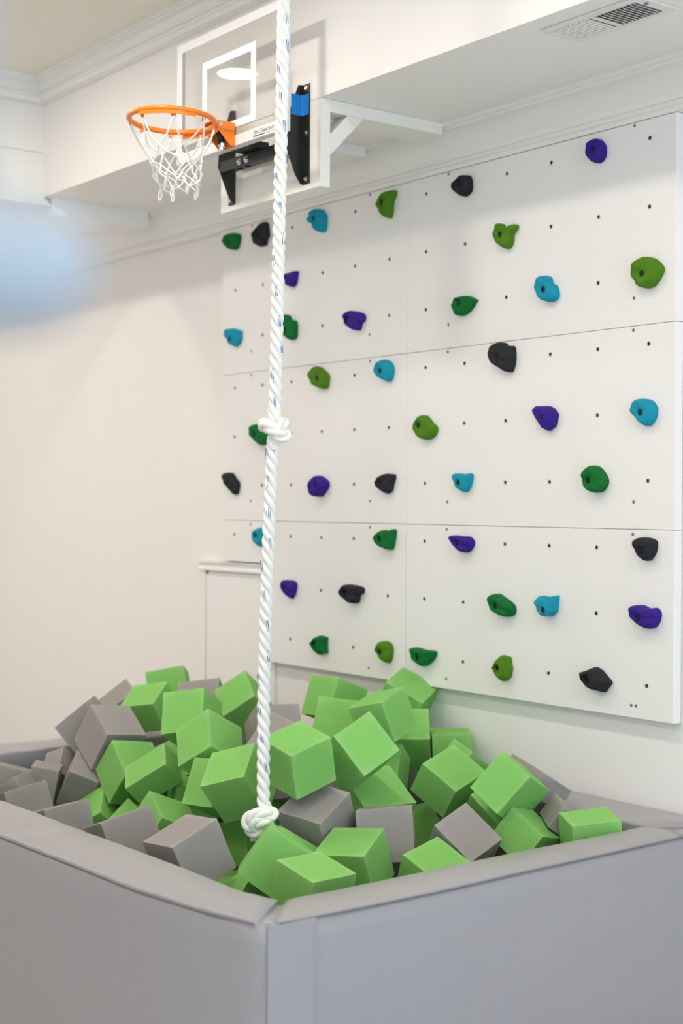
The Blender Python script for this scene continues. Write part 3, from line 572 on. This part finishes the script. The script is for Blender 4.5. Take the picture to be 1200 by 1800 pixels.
# sticker with lettering on the lower border
st = hob('sticker', box(B(), .138, .276, BY-.0008, BY, 2.7085, 2.7335), M['white'])
hob('sticker_bar', box(B(), .141, .205, BY-.0012, BY-.0008, 2.7098, 2.7142), M['ink'], st)
hob('sticker_line', box(B(), .208, .272, BY-.0012, BY-.0008, 2.7108, 2.7122), M['ink'], st)
cu = D.curves.new('lettering', 'FONT'); cu.body = 'FirstTeamSports'; cu.size = .0205; cu.shear = .35; cu.extrude = .0003
to = D.objects.new('lettering_source', cu); COL.objects.link(to)
dg_ = bpy.context.evaluated_depsgraph_get(); me = D.meshes.new_from_object(to.evaluated_get(dg_)); D.objects.remove(to)
me.name = 'lettering'; me.materials.clear(); me.materials.append(M['ink'])
xs = [v.co.x for v in me.vertices]; sc_ = .130/(max(xs)-min(xs))
for v in me.vertices:
    x, y, z = v.co; v.co = Vector((.142+(x-min(xs))*sc_, BY-.0011-z, 2.7175+y*.95))-HO
lo = D.objects.new('lettering', me); COL.objects.link(lo); lo.parent = st
# mounting steel: two finned brackets and a cross bar
def bracket(xf, side, name):
    o = None
    fl = .040
    bm = B()
    xa, xb = (xf, xf+fl) if side > 0 else (xf-fl, xf)
    box(bm, xa, xb, YB-.004, YB, 2.572, 2.892, .0008)
    pts = [(YB-.004,2.892),(YB-.020,2.890),(YB-.064,2.775),(YB-.070,2.69),(YB-.030,2.60),(YB-.010,2.574),(YB-.004,2.574)]
    prism(bm, pts, lambda y,z: (xf,y,z), lambda y,z: (xf+.004*side,y,z))
    o = hob('wall_bracket', bm, M['black'])
    for z in (2.876, 2.735, 2.588):
        b = bolt_bm(.0052,.007); b.transform(Matrix.Translation(((xa+xb)/2+.004*side, YB-.004, z))); hob('bolt', b, M['chrome'], o)
    return o
br1 = bracket(.187, 1, 'right'); br2 = bracket(-.206, -1, 'left')
bar = hob('cross_bar', box(B(), -.2015, .1865, -.666, -.632, 2.668, 2.706, .002), M['black'])
for x, z in ((-.095,2.668),(-.052,2.668)):
    b = bolt_bm(.0075,.011); b.transform(Matrix.Rotation(-PI/2,4,'X') @ Matrix.Translation((0,0,0))); b.transform(Matrix.Translation((x,-.649,z)))
    hob('bolt', b, M['chrome'], bar)
    b = bolt_bm(.0075,.011); b.transform(Matrix.Translation((x+.02,-.666,2.684))); hob('bolt', b, M['chrome'], bar)
hob('support_arm', box(B(), -.06, .05, -.728, -.634, 2.7065, 2.730, .002), M['black'])
# rim
RC = Vector((-.010,-.966,2.761)); RR = .1365
tilt = -2.5*PI/180
def rimpt(a, r=RR, dz=0): return RC+Vector((r*math.cos(a), r*math.sin(a)*math.cos(tilt), r*math.sin(a)*math.sin(tilt)+dz))
bm = B(); tube(bm, [rimpt(2*PI*k/64) for k in range(64)], .0088, 12, closed=True)
rim = hob('rim', bm, M['orange'], hoop, True)
bm = B()
n = 40
top = [[bm.verts.new(rimpt(1.0+1.35*k/(n-1), RR+o, z)) for k in range(n)] for o, z in ((.009,.006),(.009,-.020),(.005,-.020),(.005,.006))]
for a, c in zip(top, top[1:]+top[:1]):
    for i in range(n-1): bm.faces.new((a[i],a[i+1],c[i+1],c[i]))
bm.faces.new([r[0] for r in top]); bm.faces.new([r[-1] for r in top][::-1])
hob('rim_band', bm, M['orange'], rim, False)
bm = B()
band = [[bm.verts.new(rimpt(-1.35+1.35*k/(n-1), RR+o, z)) for k in range(n)] for o, z in ((.006,-.004),(.006,-.017),(.002,-.017),(.002,-.004))]
for a, c in zip(band, band[1:]+band[:1]):
    for i in range(n-1): bm.faces.new((a[i],a[i+1],c[i+1],c[i]))
bm.faces.new([r[0] for r in band]); bm.faces.new([r[-1] for r in band][::-1])
hob('rim_band', bm, M['orange'], rim, False)
NH = 8
hooks = [2*PI*(k+.35)/NH for k in range(NH)]
for a in hooks:
    bm = B()
    for s in (-.045, .045):
        p = [rimpt(a+s, RR-.001, -.006), rimpt(a+s, RR-.002, -.017), rimpt(a+s*.75, RR-.004, -.022), rimpt(a+s*.35, RR-.005, -.019), rimpt(a+s*.2, RR-.005, -.012)]
        tube(bm, catmull(p, 4), .0022, 6)
    box(bm, 0,0,0,0,0,0) if False else None
    hob('net_hook', bm, M['orange'], rim, True)
# rim bracket
bk = hob('rim_mount', box(B(), -.040, .034, BY-.005, BY-.0005, 2.700, 2.775, .001), M['orange'])
for x in (-.040, .031):
    bm = B(); pts = [(BY-.005,2.775),(-.832,2.775),(-.832,2.752),(-.822,2.748),(-.775,2.703),(BY-.005,2.703)]
    prism(bm, pts, lambda y,z: (x,y,z), lambda y,z: (x+.003,y,z)); hob('side_plate', bm, M['orange'], bk)
hob('top_plate', box(B(), -.042, .0365, -.838, BY-.005, 2.772, 2.777, .001), M['orange'], bk)
hob('side_flange', box(B(), .034, .0375, -.834, BY-.004, 2.750, 2.777, .001), M['orange'], bk)
bm = B(); cyl(bm, (-.004,-.80,2.770), (-.004,-.785,2.712), .012, seg=16); hob('spring', bm, M['black'], bk, True)
bm = B(); cyl(bm, (-.004,-.783,2.7125), (-.004,-.7845,2.704), .014, .012, 16); cyl(bm, (-.004,-.784,2.704), (-.004,-.7855,2.692), .0065, seg=6); hob('spring_bolt', bm, M['chrome'], bk)
bm = B(); cyl(bm, (.0375,-.818,2.764), (.041,-.818,2.764), .0075, seg=16); cyl(bm, (.041,-.818,2.764), (.046,-.818,2.764), .005, seg=6); hob('pivot_bolt', bm, M['chrome'], bk)
# net
bm = B(); rng = random.Random(5)
levels = [(.0,.134,-.020),(.088,.102,-.092),(.13,.078,-.138),(.17,.068,-.172),(.21,.063,-.200),(.25,.054,-.222)]
sh = Vector((.010,.006,0))
knots = []
for l, (_, r, z) in enumerate(levels):
    row = []
    for k in range(NH):
        a = hooks[k]+(PI/NH if l % 2 else 0)
        j = 0 if l == 0 else .012
        row.append(RC+sh*(l*.45)+Vector((r*math.cos(a)+rng.uniform(-j,j), r*math.sin(a)+rng.uniform(-j,j), z+rng.uniform(-j,j)*.9)))
    knots.append(row)
for l in range(len(levels)-1):
    for k in range(NH):
        a = knots[l][k]
        nb = (k, (k-1) % NH) if l % 2 == 0 else (k, (k+1) % NH)
        for q in nb:
            b = knots[l+1][q]
            mid = (a+b)/2+Vector((rng.uniform(-.005,.005), rng.uniform(-.005,.005), -.012 if l == 0 else rng.uniform(-.006,.004)))
            a2 = a+Vector((rng.uniform(-.003,.003),)*3); tube(bm, catmull([a2,mid,b], 5), .0027, 6)
for row in knots[1:]:
    for p in row:
        tb = bmesh.new(); bmesh.ops.create_icosphere(tb, subdivisions=1, radius=.0050, matrix=Matrix.Translation(p) @ Matrix.Diagonal((1,1,1.5,1))); join(bm, tb)
for kk_, p in enumerate(knots[-1]):
    if kk_ in (2,5): continue
    e_ = rng.uniform(.3,1); d_ = rng.uniform(-1,1); lp = [p+Vector((.0045*e_*math.sin(t)+.004*d_*(1-math.cos(t)), .003*math.sin(t), -(.009+.006*e_)*(1-math.cos(t)))) for t in [2*PI*k/12 for k in range(12)]]
    tube(bm, lp, .0027, 6, closed=True)
hob('net', bm, M['net'], hoop, True)

# white timber frame that carries the hoop
tf = thing('timber_mount', 'white painted timber frame holding the hoop under the bulkhead', 'frame', (0,YB,2.55))
TO = Vector((0,YB,2.55))
def tob(name, bm, mt, parent=tf):
    o = obj(name, bm, mt); o.data.transform(Matrix.Translation(-TO)); o.parent = parent; return o
def fbox(*a, bev=.0015): return box(B(), *a, bev)
ZB, ZB2 = 2.553, ZS-.0005
tob('side_board', fbox(.184,.284,YB,YB+.038,ZB,ZB2), M['wood'])
tob('side_board', fbox(-.300,-.200,YB,YB+.038,ZB,ZB2), M['wood'])
tob('bottom_board', fbox(-.1995,.1835,YB+.001,YB+.037,ZB,ZB+.100), M['wood'])
tob('top_board', fbox(-.1995,.1835,YB+.001,YB+.037,2.700,ZB2), M['wood'])
tob('back_sheet', fbox(-.1995,.1835,YB+.028,YB+.0365,ZB+.1005,2.6995,bev=0), M['wood'])
for x in (.146, -.275):
    tob('ceiling_board', fbox(x,x+.135,YB+.0385,-.082,ZS-.040,ZS-.0005), M['wood'])
    bm = B()
    pts = [(YB+.0385,2.66),(YB+.0385,2.705),(YB+.115,ZS-.0405),(YB+.172,ZS-.0405)]
    pts = [(YB+.0385,2.655),(YB+.0385,2.722),(YB+.110,ZS-.0405),(YB+.176,ZS-.0405)]
    prism(bm, pts, lambda y,z: (x+.062,y,z), lambda y,z: (x+.132,y,z)); tob('brace', bm, M['wood'])
    bm = B(); prism(bm, [(YB+.0385,2.735),(YB+.0385,ZS-.0405),(YB+.09,ZS-.0405)], lambda y,z: (x+.05,y,z), lambda y,z: (x+.06,y,z)); tob('inner_block', bm, M['rawwood'])
# painter's tape across the top of the right bracket
tp = B(); n = 10
for i in range(n):
    pass
bmt = B()
def strip(pts, z0, z1, th=.0006):
    bm = B(); 
    prism(bm, [(x,y) for x,y in pts]+[(x+.0003,y-th) for x,y in pts][::-1], lambda x,y: (x,y,z0), lambda x,y: (x,y,z1)); return bm
tape = obj('tape_strip', strip([(.1918,YB-.050),(.1922,YB-.0095),(.1955,YB-.0058),(.2265,YB-.0055)], 2.792, 2.858), M['tape'])
tag(tape, "strip of blue painter's tape stuck on the right black hoop bracket", 'tape')

# ------------------------------------------------------------------ foam pit
pit = thing('foam_pit', 'grey vinyl padded pit filled with foam cubes in front of the climbing wall', 'foam pit', (.2,-.8,0))
PO = Vector((.2,-.8,0))
def pob(name, bm, mt, parent=pit, smooth=False):
    o = obj(name, bm, mt, None, smooth); o.data.transform(Matrix.Translation(-PO)); o.parent = parent; return o
ZR = .645
def pad(name, outer, inner, z0, z1, wob, seed, nseg=36, rad=.009, bulge=.006):
    """upholstered bar: outer and inner top lines (lists of x,y), rounded edges, softly creased"""
    bm = B()
    def samp(P, t):
        L = [0]
        for a, b in zip(P, P[1:]): L.append(L[-1]+math.hypot(b[0]-a[0], b[1]-a[1]))
        d = t*L[-1]
        for i in range(len(P)-1):
            if d <= L[i+1] or i == len(P)-2:
                s = (d-L[i])/(L[i+1]-L[i]); return Vector((P[i][0]+(P[i+1][0]-P[i][0])*s, P[i][1]+(P[i+1][1]-P[i][1])*s, 0))
    prof = []   # (across 0 outer..1 inner, z, push outwards)
    K = 5
    def arc(side):
        for k in range(K+1):
            a = PI/2*k/K
            prof.append((side, k, a))
    rings = []
    for i in range(nseg+1):
        t = i/nseg; o = samp(outer, t); n_ = samp(inner, t); w_ = (n_-o); W = w_.length; w_.normalize()
        pts = []
        pts.append((0, z0))
        for k in range(K+1):
            a = PI/2*k/K; pts.append((rad*(1-math.sin(PI/2-a)) if False else rad*(1-math.cos(a)), z1-rad+rad*math.sin(a)))
        for s in (.25,.5,.75): pts.append((W*s, z1+bulge*math.sin(PI*s)))
        for k in range(K,-1,-1):
            a = PI/2*k/K; pts.append((W-rad*(1-math.cos(a)), z1-rad+rad*math.sin(a)))
        pts.append((W, z0))
        ring = []
        for q, (s, z) in enumerate(pts):
            p = o+w_*s
            c = noise.noise(Vector((t*nseg*.55+seed, s*9, seed*2.7)))
            c2 = noise.noise(Vector((t*nseg*1.7+s*20, s*4+seed, 3.3)))
            dz = wob*(c*.7+c2*.45) if z > z0+.05 else 0
            ring.append(bm.verts.new((p.x, p.y, z+dz)))
        rings.append(ring)
    for a, c in zip(rings, rings[1:]):
        for i in range(len(a)-1): bm.faces.new((a[i],a[i+1],c[i+1],c[i]))
        bm.faces.new((a[-1],a[0],c[0],c[-1]))
    bm.faces.new(rings[0]); bm.faces.new(rings[-1][::-1])
    return pob(name, bm, M['vinyl'], pit, True)
LO = [(-1.088,-1.672),(.30,-1.681),(.70,-1.668),(1.02,-1.660),(1.26,-1.630),(1.415,-1.592)]
LI = [(-.905,-1.490),(.30,-1.478),(.85,-1.473),(1.18,-1.476),(1.262,-1.462),(1.292,-1.452)]
RO = [(1.437,-1.560),(1.446,-1.40),(1.444,-1.10),(1.428,-.80),(1.418,-.50),(1.408,-.18)]
RI = [(1.303,-1.432),(1.300,-1.20),(1.290,-.95),(1.278,-.70),(1.276,-.45),(1.271,-.178)]
pad('top_rail', LO, LI, .50, ZR, .004, 1.0, 60)
pad('top_rail', RO, RI, .50, ZR, .002, 5.0, 44)
pad('top_rail', [(1.406,-.174),(1.403,.030)][::-1]+[] if False else [(-1.088,.030),(1.405,.030)], [(-.90,-.185),(1.272,-.176)], .50, ZR, .0015, 9.0, 40)
pad('top_rail', [(-1.092,-1.668),(-1.108,-.9),(-1.098,.020)], [(-.908,-1.486),(-.918,-.9),(-.905,-.182)], .50, ZR-.002, .004, 13.0, 36)
def wallpanel(name, pts, inset, z0, z1, seed, wob):
    """outer vinyl skirt following the rail line, with faint billows; has thickness"""
    bm = B(); n, mz = 40, 14
    P = [Vector((x,y,0)) for x, y in pts]
    def samp(t):
        L = [0]
        for a, b in zip(P, P[1:]): L.append(L[-1]+(b-a).length)
        d = t*L[-1]
        for i in range(len(P)-1):
            if d <= L[i+1] or i == len(P)-2: return P[i].lerp(P[i+1], (d-L[i])/(L[i+1]-L[i]))
    nrm = (P[-1]-P[0]).normalized(); nrm = Vector((nrm.y,-nrm.x,0))*inset
    g0, g1 = [], []
    for i in range(n+1):
        c = samp(i/n); r0, r1 = [], []
        for k in range(mz+1):
            z = z0+(z1-z0)*k/mz
            e = math.sin(PI*k/mz)
            d = wob*e*(noise.noise(Vector((i*.22+seed, k*.25, seed)))+.5*noise.noise(Vector((i*.7+seed, k*.6, 7+seed))))
            off = nrm.normalized()*(-d)
            r0.append(bm.verts.new((c.x+off.x, c.y+off.y, z))); r1.append(bm.verts.new((c.x+nrm.x*1.0, c.y+nrm.y, z)))
        g0.append(r0); g1.append(r1)
    for g, s in ((g0,1),(g1,-1)):
        for a, c in zip(g, g[1:]):
            for k in range(mz): bm.faces.new((a[k],a[k+1],c[k+1],c[k]))
    for i in range(n):
        bm.faces.new((g0[i][0],g0[i+1][0],g1[i+1][0],g1[i][0])); bm.faces.new((g0[i][mz],g1[i][mz],g1[i+1][mz],g0[i+1][mz]))
    for i in (0,n):
        for k in range(mz): bm.faces.new((g0[i][k],g0[i][k+1],g1[i][k+1],g1[i][k]))
    return pob(name, bm, M['vinyl'], pit, True)
CORN = (1.434,-1.588)
wallpanel('side_panel', [(-1.092,-1.676),(.30,-1.686),(.70,-1.673),(1.02,-1.665),(1.26,-1.636),CORN], -.15, .005, ZR-.007, 2.0, .006)
wallpanel('side_panel', [CORN,(1.449,-1.40),(1.448,-1.10),(1.433,-.80),(1.423,-.50),(1.411,-.18),(1.408,.030)], -.12, .005, ZR-.006, 6.0, .004)
pob('side_panel', box(B(), -.90, 1.27, -.175, .028, .005, .51), M['vinyl'])
pob('side_panel', box(B(), -1.09, -.935, -1.66, .028, .005, .51), M['vinyl'])
pob('base_pad', box(B(), -.93, 1.29, -1.50, -.18, .004, .24, .01), M['vinyl'])
pob('piping', tube(B(), [Vector((x,y-.004,ZR-.0065)) for x,y in [(-1.092,-1.674),(.30,-1.684),(.70,-1.671),(1.02,-1.663),(1.26,-1.633),(1.415,-1.596)]], .0022, 6), M['piping'])
pob('piping', tube(B(), [Vector((x+.004,y,ZR-.0055)) for x,y in [(1.440,-1.555),(1.447,-1.40),(1.446,-1.10),(1.431,-.80),(1.421,-.50),(1.410,-.18)]], .0018, 6), M['piping'])
# hook-and-loop corner flap on the right-hand face
bm = B(); fl = [(1.4385,-1.583),(1.4430,-1.520),(1.4475,-1.462)]
prism(bm, fl+[(x+.004,y) for x,y in fl][::-1], lambda x,y: (x,y,.02), lambda x,y: (x,y,ZR-.005)); fo = pob('corner_flap', bm, M['vinyl'])
for (xa,ya) in ((1.4442,-1.548),(1.4480,-1.513),(1.4518,-1.467)):
    pob('seam', tube(B(), [Vector((xa-.0008,ya,.02)), Vector((xa-.0008,ya,ZR-.014))], .0011, 5), M['vinyl'], fo)

# ------------------------------------------------------------------ foam cubes
cube_meshes = {}
def foam_mesh(v, c):
    if (v, c) in cube_meshes: return cube_meshes[(v, c)]
    bm = bmesh.new(); bmesh.ops.create_cube(bm, size=1)
    bmesh.ops.bevel(bm, geom=bm.edges[:], offset=.007, segments=2, affect='EDGES', profile=.5)
    big = [e for e in bm.edges if e.calc_length() > .5]
    bmesh.ops.subdivide_edges(bm, edges=big, cuts=5, use_grid_fill=True)
    amp = [.006,.008,.010,.016,.007][v]
    for q in bm.verts:
        p = q.co; s = Vector((v*7.3,v*1.7,v*3.1))
        q.co = p+Vector((noise.noise(p*2.2+s), noise.noise(p*2.2+s+Vector((31,0,0))), noise.noise(p*2.2+s+Vector((0,47,0)))))*amp
    me = D.meshes.new('foam_cube'); bm.to_mesh(me); bm.free(); me.materials.append(M['green' if c == 'g' else 'grey'])
    for f in me.polygons: f.use_smooth = f.area < .002
    cube_meshes[(v, c)] = me; return me
def foam(c, loc, q, dim, label, group, i):
    o = D.objects.new('foam_cube', foam_mesh((i*7+3) % 5, c)); COL.objects.link(o)
    o.location = loc; o.rotation_mode = 'QUATERNION'; o.rotation_quaternion = q; o.scale = dim
    return tag(o, label, 'foam cube', group)
for i, (c, loc, q, dim, lab) in enumerate(CUBES):
    foam(c, loc, q, dim, lab, 'green foam cubes of the heap' if c == 'g' else 'grey foam cubes of the heap', i)
for i, (c, loc, q, dim) in enumerate(BURIED):
    if i in GLIMPSED:
        foam(c, loc, q, dim, GLIMPSED[i], 'foam cubes glimpsed in the gaps', i); continue
    foam(c, loc, q, dim, ('green' if c == 'g' else 'grey')+' foam cube buried in the dark beneath the visible heap', 'buried %s foam cubes' % ('green' if c == 'g' else 'grey'), i)

# ------------------------------------------------------------------ climbing rope
RD = .0370
rope = thing('climbing_rope', 'thick white twisted climbing rope with two knots and blue tracer yarns', 'rope', ROPE_LOW[-1])
RO_ = Vector(ROPE_LOW[-1])
hr = Vector((math.sin(YAW), math.cos(YAW), 0)); hv = Vector((math.cos(YAW), -math.sin(YAW), 0)); hz = Vector((0,0,1))
def kp(origin, L): return [Vector(origin)+(hr*x+hv*y+hz*z)*RD for x, y, z in L]
knotA = kp(KNOT_A, [(.02,-.05,2.0),(.0,-.15,1.25),(.20,-.45,.55),(.62,-.42,-.05),(.88,.12,-.42),(.52,.62,-.42),(-.10,.72,.02),(-.62,.48,.42),(-.80,-.10,.38),(-.45,-.55,.25),(.10,-.62,.42),(.66,-.30,.62),(.60,.18,.50),(.20,.14,.05),(-.04,.0,-.75),(-.10,0,-1.5)])
knotB = kp(KNOT_B, [(.02,-.15,1.2),(.10,-.05,.55),(.35,.15,.10),(.75,.35,-.05),(.55,.72,-.12),(-.10,.78,.02),(-.78,.72,-.10),(-1.12,.60,-.62),(-.88,.58,-1.18),(-.25,.62,-1.38),(.35,.60,-1.05),(.30,.85,-.62),(-.25,.98,-.52),(-.62,.80,-.78),(-.42,.45,-1.20),(-.40,.20,-1.85),(-.42,.10,-2.15)])
axis_top = [Vector(p) for p in ROPE_AXIS]
top0 = axis_top[0]+(axis_top[0]-axis_top[1])/((axis_top[0]-axis_top[1]).z)*(ZC-.06-axis_top[0].z)
ctrl = [top0]+axis_top+knotA+[Vector(p) for p in ROPE_LOW[:-1]]+knotB
pts = catmull(ctrl, 40)
# resample evenly
out = [pts[0]]; acc = 0; step = .0052
for a, b in zip(pts, pts[1:]):
    d = (b-a).length
    if d == 0: continue
    while acc+d >= step:
        s = (step-acc)/d; a = a.lerp(b, s); out.append(a.copy()); d = (b-a).length; acc = 0
        if d < 1e-9: break
    acc += d
FR = frames(out)
# keep the frame untwisted on the straight parts: nrm already parallel transported
rs, rh, pitch = RD/4.31, RD*1.155/4.31, .098
rs *= 1.06
strand_path = []
for k in range(3):
    path = []
    for i, (p, t, n_, b_) in enumerate(FR):
        a = -2*PI*(i*step)/pitch+k*2*PI/3
        path.append(p+(n_*math.cos(a)+b_*math.sin(a))*rh)
    strand_path.append(path)
    bm = B(); tube(bm, [p-RO_ for p in path], rs, 10); obj('strand', bm, M['rope'], rope, True)
# tracer yarns: short pairs of blue filaments lying on the strands
bm = B()
dv = (CAM-Vector((.52,-.94,1.6))); dv.z = 0; dv.normalize(); sv = Vector((-dv.y, dv.x, 0))
if sv.dot(hr) < 0: sv = -sv
for z, s in STREAKS:
    i0 = min(range(len(out)), key=lambda i: abs(out[i].z-z)+ (0 if abs(out[i].x-.52) < .1 else 9))
    for off in (-.0021, .0021):
        path = []
        for k in range(-3, 4):
            i = max(0, min(len(out)-1, i0+k)); ce = out[i]
            lat = max(-.92, min(.92, s*.86))*RD*.47+off+k*.0006
            # farthest strand surface towards the viewer at this lateral offset
            best = None
            for sp in strand_path:
                q = sp[i]-ce; lx_ = q.dot(sv); dd = rs*rs-(lat-lx_)**2
                if dd > 0:
                    v = q.dot(dv)+math.sqrt(dd); best = v if best is None else max(best, v)
            if best is None: best = .008
            path.append(ce+sv*lat+dv*(best+.0002)+Vector((0,0,0))-RO_)
        tube(bm, path, .0012, 5)
for q in ((-.30,1.22,-.10),(.05,1.26,.02),(.32,1.16,.0)): pass
obj('tracer_yarn', bm, M['tracer'], rope, kind='stuff')
# ceiling eye the rope hangs from
bm = B(); cyl(bm, top0+Vector((0,0,.058))-RO_, top0+Vector((0,0,.02))-RO_, .03, .02, 20)
tube(bm, [top0-RO_+Vector((.018*math.cos(a),0,.005+.018*math.sin(a))) for a in [2*PI*k/20 for k in range(20)]], .005, 8, closed=True)
obj('ceiling_eye', bm, M['chrome'], rope, True)

# ------------------------------------------------------------------ out-of-focus swing bar close to the lens
def at(px, py, d):
    a, b = px-600, py-900
    u = a*math.cos(ROLL)+b*math.sin(ROLL); v = -a*math.sin(ROLL)+b*math.cos(ROLL)
    return CAM+(fw+rt*u/2602.45-up*v/2602.45)*d
e0 = at(88, 468, .46)
sw = thing('swing_bar', 'pale blue padded swing bar hanging out of focus at the left edge', 'swing bar', e0)
L_ = .42
bm = B(); pr = [(0,.0),(.003,.010),(.010,.017),(.020,.0205),(L_-.02,.0205),(L_-.01,.017),(L_-.003,.010),(L_,.0)]
tube(bm, [(-rt)*(x-.014) for x, r in pr], [max(r,.0006) for x, r in pr], 24); obj('padded_grip', bm, M['blue'], sw, True)
for x in (.026, L_-.05):
    p = -rt*x
    bm = B(); zt_ = ZC-e0.z
    a = rt*.0065; b = fw*.0012
    prism(bm, [(-1,-1),(1,-1),(1,1),(-1,1)], lambda s,t_: p+a*s+b*t_+Vector((0,0,.019)), lambda s,t_: p+a*s+b*t_+Vector((0,0,zt_))); obj('strap', bm, M['web'], sw)
    bm = B(); tube(bm, [p+Vector((0,0,.0225*math.sin(t_)))+fw*(.0225*math.cos(t_)) for t_ in [2*PI*k/24 for k in range(24)]], .0022, 6, closed=True); obj('loop', bm, M['web'], sw, True)
